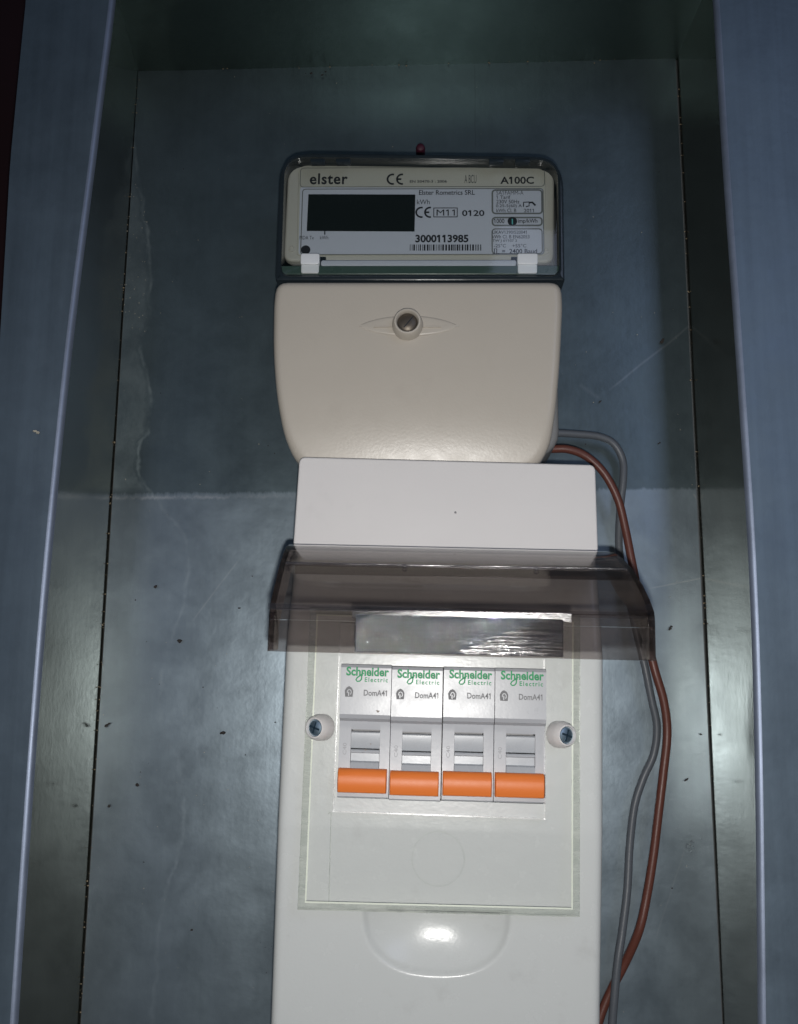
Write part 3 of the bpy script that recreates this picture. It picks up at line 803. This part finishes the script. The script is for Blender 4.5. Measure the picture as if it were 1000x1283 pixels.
tag(lidlink('lid_glint_pips', bm, M['bend'], lid, True), kind='stuff')  # bumps added to catch the flash as two glints
# side walls of the lid
PE = sec[-1][0]
for si in (0, 1):
    bm = bmesh.new(); s = 1 if si == 0 else -1
    prev = None
    full = sec+[(PE+.8, zlip_t-3), (PE+.8, zlip_b+.3)]
    for i, (p, z) in enumerate(full):
        x = edge_x(min(p, PE))[si]
        if i < len(sec): ip, iz = p-4.5*(i/len(sec)), z-11.5*min(1, .25+i/4)
        else: ip, iz = PE-9, min(z, hzc-34)
        iz = max(iz, zlip_b+1)
        cur = [bm.verts.new(V(x, p, z-.05)), bm.verts.new(V(x, ip, iz)), bm.verts.new(V(x+s*1.8, ip, iz)), bm.verts.new(V(x+s*1.8, p, z-.05))]
        if prev:
            for k in range(4):
                j = (k+1) % 4; bm.faces.new((prev[k], prev[j], cur[j], cur[k]))
        prev = cur
    bmesh.ops.recalc_face_normals(bm, faces=bm.faces)
    lidlink('lid_side', bm, M['lid_edge'], lid, True, 30)
# the rolled bend, upper lip strip, ledge and lower lip strip
xa, xb = edge_x(PE)
def lipx(f): return xa+(xb-xa)*f
lean = .05
bm = bmesh.new(); zr_ = zlip_t
r_ = 2.4; pr = None
for i in range(9):
    q = math.radians(52)+math.radians(128-52+14)*i/8      # roll from slope normal to forward-facing
    a = math.radians(58-58*i/8)
    ring = []
    for k in range(25):
        f = k/24; ring.append(bm.verts.new(V(lipx(f), PE-r_+.4+r_*math.cos(a), zr_-r_*.9+r_*math.sin(a)+.3)))
    if pr:
        for k in range(24): bm.faces.new((pr[k+1], pr[k], ring[k], ring[k+1]))
    pr = ring
bmesh.ops.recalc_face_normals(bm, faces=bm.faces)
link('lid_bend', bm, M['bend'], lid, True, 0)
slp = lambda x, z: -.03*(zr_-z)
z1_, z2_ = zr_-1.8, bl(576, 781, 112)[1]
PE2 = PE+.4
bm = bmesh.new(); slab(bm, [(xb, z1_+.8), (xa, z1_+.8), (xa, z2_), (xb, z2_)], PE2-1.8, PE2, .2, 2, slope=lambda x, z: .10*(z-z2_)); lidlink('lip_upper', bm, M['lid'], lid)
bm = bmesh.new(); bx0_, bx1_ = bl(440, 770, 114)[0], bl(716, 775, 114)[0]; slab(bm, [(bx1_, z1_+1.0), (bx0_, z1_+.8), (bx0_, z2_+.9), (bx1_, z2_+.9)], PE2+.05, PE2+.5, .2, 2, slope=lambda x, z: .10*(z-z2_)); lidlink('lip_highlight_strip', bm, M['bend'], lid)  # added glossy strip, only as long as the highlight on the bend
z3_ = zlip_b
bm = bmesh.new(); slab(bm, [(xb, z2_-.15), (xa, z2_-.15), (xa, z3_), (xb, z3_)], PE2-2.2, PE2+.7, .35, 2); lidlink('lip_lower', bm, M['lid'], lid)
tx0, tx1 = bl(445, 795, 114)[0], bl(705, 800, 114)[0]; tz1, tz0 = bl(576, 773, 114)[1], bl(576, 820, 114)[1]
bm = bmesh.new()
nr = 26; rows = []
for j in range(nr+1):
    f = j/nr; z = tz0+(tz1-tz0)*f; p = PE2+1.5+.07*math.sin(f*nr*1.9)+.9*f
    rows.append([bm.verts.new(V(tx0+(tx1-tx0)*i/30, p+.028*(tx1-tx0)*(i/30-.5), z)) for i in range(31)])
for a, b in zip(rows, rows[1:]):
    for i in range(30): bm.faces.new((a[i], a[i+1], b[i+1], b[i]))
link('grip_tab', bm, M['tab'], lid, True, 0)
bm = bmesh.new(); slab(bm, [(tx1, tz1), (tx0, tz1), (tx0, tz0), (tx1, tz0)], PE2+.75, PE2+1.45, .2, 2); lidlink('grip_core', bm, M['lid_edge'], lid)
# two stiffening ribs and a latch under the sloping part
bm = bmesh.new(); box(bm, lipx(.03), lipx(.97), PE-30, PE-28.6, hzc-12.6, hzc-9.5); lidlink('lid_baffle', bm, M['lid_edge'], lid)

# ---- clear cover plate on the face
PP = 60.0
pl_ = [bl(727.5, 1150, PP), bl(728, 770, PP), bl(388, 760, PP), bl(372, 1141, PP)]
win = [bl(683.5, 1027, PP), bl(682.5, 790, PP), bl(426, 780, PP), bl(417, 1017.5, PP)]
def frame_plate(bm_face, bm_edge, o, i_, p0, p1, ch=2.6):
    oi = inset(o, ch)
    vo = [bm_face.verts.new(V(x, p1, z)) for x, z in oi]; vi = [bm_face.verts.new(V(x, p1, z)) for x, z in i_]
    for k in range(4):
        j = (k+1) % 4; bm_face.faces.new((vo[k], vo[j], vi[j], vi[k]))
    a = [bm_edge.verts.new(V(x, p1, z)) for x, z in oi]; b = [bm_edge.verts.new(V(x, p1-.5, z)) for x, z in inset(o, .15)]; c = [bm_edge.verts.new(V(x, p0, z)) for x, z in o]
    for A, B in ((a, b), (b, c)):
        for k in range(4):
            j = (k+1) % 4; bm_edge.faces.new((A[k], B[k], B[j], A[j]))
    a = [bm_edge.verts.new(V(x, p1, z)) for x, z in i_]; b = [bm_edge.verts.new(V(x, p0, z)) for x, z in i_]
    for k in range(4):
        j = (k+1) % 4; bm_edge.faces.new((a[k], a[j], b[j], b[k]))
f_, e_ = bmesh.new(), bmesh.new(); frame_plate(f_, e_, pl_, win, 56.3, PP)
plate_c = link('cover_plate', f_, M['plate_clear'], enc); link('plate_edge', e_, M['plate_edge'], plate_c)
bm = bmesh.new(); outline_rect_pts = inset(pl_, 2.6); n4 = inset(pl_, 3.15)
va = [bm.verts.new(V(x, PP+.08, z)) for x, z in outline_rect_pts]; vb = [bm.verts.new(V(x, PP+.08, z)) for x, z in n4]
for k in range(4): bm.faces.new((va[k], va[(k+1) % 4], vb[(k+1) % 4], vb[k]))
link('plate_rim_highlight', bm, M['rim'], plate_c)  # ribbon painting the highlight along the acrylic edge
bm = bmesh.new(); a = bl(549, 1076, PP)
stroke(bm, arc(a[0], a[1], 8.9, 8.9, 0, 360, 48), .5, PP+.06); link('moulded_ring', bm, M['ring'], plate_c)
# vertical guide lines on the plate
bm = bmesh.new()
for x, y0, y1 in ((412, 1018, 1136), (549-138, 1018, 1020)):
    stroke(bm, [bl(x+3, y0, PP), bl(x, y1, PP)], .25, PP+.05)
link('moulded_line', bm, M['plate_edge'], plate_c)
# screws in white collars, tipped towards the middle
for (x, y, s) in ((400.5, 912, 1), (704, 921, -1)):
    c = bl(x, y, PP+2); T = Matrix.Translation(V(c[0], PP-1, c[1])) @ Matrix.Rotation(s*math.radians(-24), 4, 'Z')
    bm = bmesh.new(); lathe(bm, [(4.6, -2), (4.5, 1.5), (4.1, 3.4), (3.5, 4.4), (3.1, 4.5), (2.9, 4.0), (2.9, 1.5), (2.8, 1.4)], 40, T)
    clr = link('screw_collar', bm, M['white'], enc, True, 45)
    bm = bmesh.new(); lathe(bm, [(2.85, 1.6), (2.85, 3.3), (2.5, 3.9), (1.3, 4.2)], 32, T); link('screw_head', bm, M['screw'], clr, True, 45)
    bm = bmesh.new()
    for a in (.3, .3+math.pi/2):
        n0 = len(bm.verts); T2 = T @ Matrix.Rotation(a, 4, 'Y')
        vs = [bm.verts.new(T2 @ V(xx, pp, zz)) for pp in (3.6, 4.3) for xx, zz in ((-2, -.33), (2, -.33), (2, .33), (-2, .33))]
        for q in ((4, 5, 6, 7), (0, 1, 5, 4), (1, 2, 6, 5), (2, 3, 7, 6), (3, 0, 4, 7)): bm.faces.new([vs[i] for i in q])
    link('cross_slot', bm, M['slot_blue'], clr)

# ================================================================== CIRCUIT BREAKERS
def breaker(name, label):
    fr = Frame(552, 1000, 55, 0.0215)
    t = bpy.data.objects.new(name, None); col.objects.link(t); t.empty_display_size = .01
    return tag(t, label, 'circuit breaker', 'circuit breakers side by side in the enclosure')
H = 46.0; W_ = BW
names = ['leftmost circuit breaker with orange lever, next to the left collared screw',
         'second circuit breaker from the left, orange lever, nearer the left screw',
         'third circuit breaker from the left, orange lever, dark gap at its left side',
         'rightmost circuit breaker with orange lever, next to the right collared screw']
br = breaker('circuit_breaker', names[0])
# body: section (p,z) extruded over the width, slot cut as real geometry
g0, g1 = .12, W_-.12
sx0, sx1 = W_*.235, W_*.80
prof = [(38, 0), (56.6, 0), (57.2, .5), (57.2, 11.5), (57.2, 23.6), (57.6, 26.2), (59.4, 27.2), (60.1, 28.6), (60.1, H-1.2), (59.4, H-.2), (58.6, H), (38, H)]
def extr(bm, prof, xa, xb, caps=True):
    A = [bm.verts.new(V(xa, p, z)) for p, z in prof]; B = [bm.verts.new(V(xb, p, z)) for p, z in prof]
    for i in range(len(prof)-1): bm.faces.new((A[i], B[i], B[i+1], A[i+1]))
    if caps: bm.faces.new(A); bm.faces.new(B[::-1])
bm = bmesh.new()
extr(bm, prof, g0, sx0); extr(bm, prof, sx1, g1)
mid = [(38, 23.4), (57.2, 23.4)]+prof[5:]
extr(bm, mid, sx0, sx1)
extr(bm, [(38, 0), (56.6, 0), (57.2, .5), (57.2, 3), (38, 3)], sx0, sx1)
bmesh.ops.recalc_face_normals(bm, faces=bm.faces)
link('housing', bm, M['grey'], br, True, 25)
bm = bmesh.new(); box(bm, sx0-.1, sx1+.1, 48, 49, 0, 24); link('slot_back', bm, M['grey_dark'], br)
# lever drum inside the slot and white catch
bm = bmesh.new(); extr(bm, [(48, 22.6), (56.3, 22.6), (56.7, 22.2), (56.6, 17.2), (56.5, 16.9), (48, 16.6)], sx0+.05, sx1-.05)
bmesh.ops.recalc_face_normals(bm, faces=bm.faces); link('slot_shutter', bm, M['grey2'], br, True, 25)
bm = bmesh.new(); extr(bm, [(48, 16.5), (56.9, 16.5), (57.3, 16.1), (57.2, 15.5), (56.5, 15.2), (56.5, 12.6), (57.6, 12.1), (58.6, 10.2), (48, 10)], sx0+.12, sx1-.12)
bmesh.ops.recalc_face_normals(bm, faces=bm.faces); link('lever_neck', bm, M['grey2'], br, True, 25)
bm = bmesh.new(); lp = [(52, 2.0), (60.0, 2.0), (60.8, 2.3), (61.4, 3.6), (61.7, 5.4), (61.6, 7.4), (61.2, 8.9), (60.4, 9.9), (59.6, 10.15), (52, 10.15)]
cols = []
for x, q in ((g0+.25, .55), (g0+.32, .25), (g0+.6, 0), (g1-1.0, 0), (g1-.72, .25), (g1-.65, .55)):
    cols.append([bm.verts.new(V(x, p_-q, 6.3+(z-6.3)*(1-q*.06))) for p_, z in lp])
for a, b in zip(cols, cols[1:]):
    for i in range(len(lp)-1): bm.faces.new((a[i], b[i], b[i+1], a[i+1]))
bm.faces.new(cols[0]); bm.faces.new(cols[-1][::-1]); bmesh.ops.recalc_face_normals(bm, faces=bm.faces)
lev = link('lever', bm, M['orange'], br, True, 40)
# print
bm = bmesh.new(); add_text(bm, 'Schneider', 2.0, 17.1, 41.9, 45.1, 60.16, .035); 
stroke(bm, [(5.2+2.0, 42.4), (6.9+.6, 41.7), (7.4, 40.7), (6.8, 40.1), (6.0, 40.0), (5.5, 40.5), (5.9, 41.3), (7.0, 42.1), (8.2, 43.0)], .5, 60.17)
link('logo', bm, M['green'], br)
bm = bmesh.new(); add_text(bm, 'Electric', 8.6, 16.8, 39.9, 41.5, 60.16, .02, space=1.25); link('logo', bm, M['green'], br)
bm = bmesh.new(); add_text(bm, 'DomA41', 8.4, 16.6, 35.1, 37.2, 60.16, .02); link('lettering', bm, M['print'], br)
bm = bmesh.new()
hs = [(1.9, 34.6), (4.5, 34.6), (4.7, 36.7), (4.1, 37.8), (3.2, 38.3), (2.3, 37.8), (1.7, 36.7)]
bm.faces.new([bm.verts.new(V(x, 60.15, z)) for x, z in hs])
link('house_symbol', bm, M['print'], br)
bm = bmesh.new(); stroke(bm, arc(3.3, 36.2, .7, .9, 200, -60, 10), .28, 60.2); stroke(bm, [(3.1, 34.9), (3.1, 36.3)], .35, 60.2); link('house_symbol', bm, M['grey'], br)
bm = bmesh.new(); add_text(bm, 'C40', 1.5, 2.8, 14.6, 18.6, 57.26, 0, rot=True); link('lettering', bm, M['print_soft'], br)
br.rotation_euler = (0, bf.th, 0)
def local_to_world(lx, lz):
    c, n = math.cos(bf.th), math.sin(bf.th)
    return Vector((bf.o.x+lx*c+lz*n, 0, bf.o.z-lx*n+lz*c))
kids = list(br.children)
for i in range(4):
    if i == 0: t = br
    else:
        t = br.copy(); col.objects.link(t); t['label'] = names[i]
        for ch in kids:
            c = ch.copy(); col.objects.link(c); c.parent = t
    dy = (0, -.35, 0, .1)[i]
    t.location = (local_to_world(bx0+.12+i*(BW-.02)+(.22 if i >= 2 else 0), bzb+.2+dy) + V(0, (0, .1, -.2, 0)[i], 0))*MM

# dusty smudges on the leftmost breaker only
for (x, z, q) in ((13.6, 29.9, 1.0), (9.6, 16.4, .6), (11.3, 18.5, .4)):
    bm = bmesh.new(); pp = 60.14 if z > 27 else 57.45
    bm.faces.new([bm.verts.new(V(x+q*math.cos(t*.63)*(.6+.3*math.sin(t*2.1)), pp, z+q*.55*math.sin(t*.63)*(.7+.3*math.cos(t*1.7)))) for t in range(10)])
    link('smudge', bm, M['smudge'], br)
# ================================================================== CABLES
def cable(name, pts, r, mat, label):
    bm = bmesh.new(); tube(bm, [P(*q) for q in pts], r, 16, 8)
    return tag(link(name, bm, mat, None, True, 0), label, 'cable')
cable('grey_cable', [(650, 541, 12), (696, 542.5, 10), (722, 544, 9), (750, 547, 8), (769, 556, 7), (780, 576, 6), (781, 600, 6), (777, 640, 5), (776, 690, 5), (786, 740, 6), (797, 790, 8), (808, 835, 8), (816, 875, 7), (823, 910, 6), (819, 945, 5), (806, 975, 5), (795, 1010, 5), (789, 1060, 5), (786, 1115, 6), (780, 1165, 7), (773, 1215, 8), (766, 1300, 8), (763, 1360, 8)],
      1.6, M['grey_w'], 'grey insulated cable looping from the meter down beside the enclosure')
cable('brown_cable', [(640, 562, 16), (690, 562.5, 15), (712, 563, 15), (735, 572, 14), (757, 593, 13), (774, 625, 12), (783, 660, 11), (791, 700, 11), (800, 745, 11), (810, 795, 12), (820, 838, 12), (832, 880, 11), (836, 920, 10), (831, 970, 10), (825, 1020, 10), (819, 1070, 10), (811, 1120, 10), (801, 1165, 10), (784, 1205, 6), (766, 1240, 4), (752, 1275, 4), (745, 1310, 4)],
      1.7, M['brown_w'], 'brown insulated cable running from the meter down the right of the enclosure')
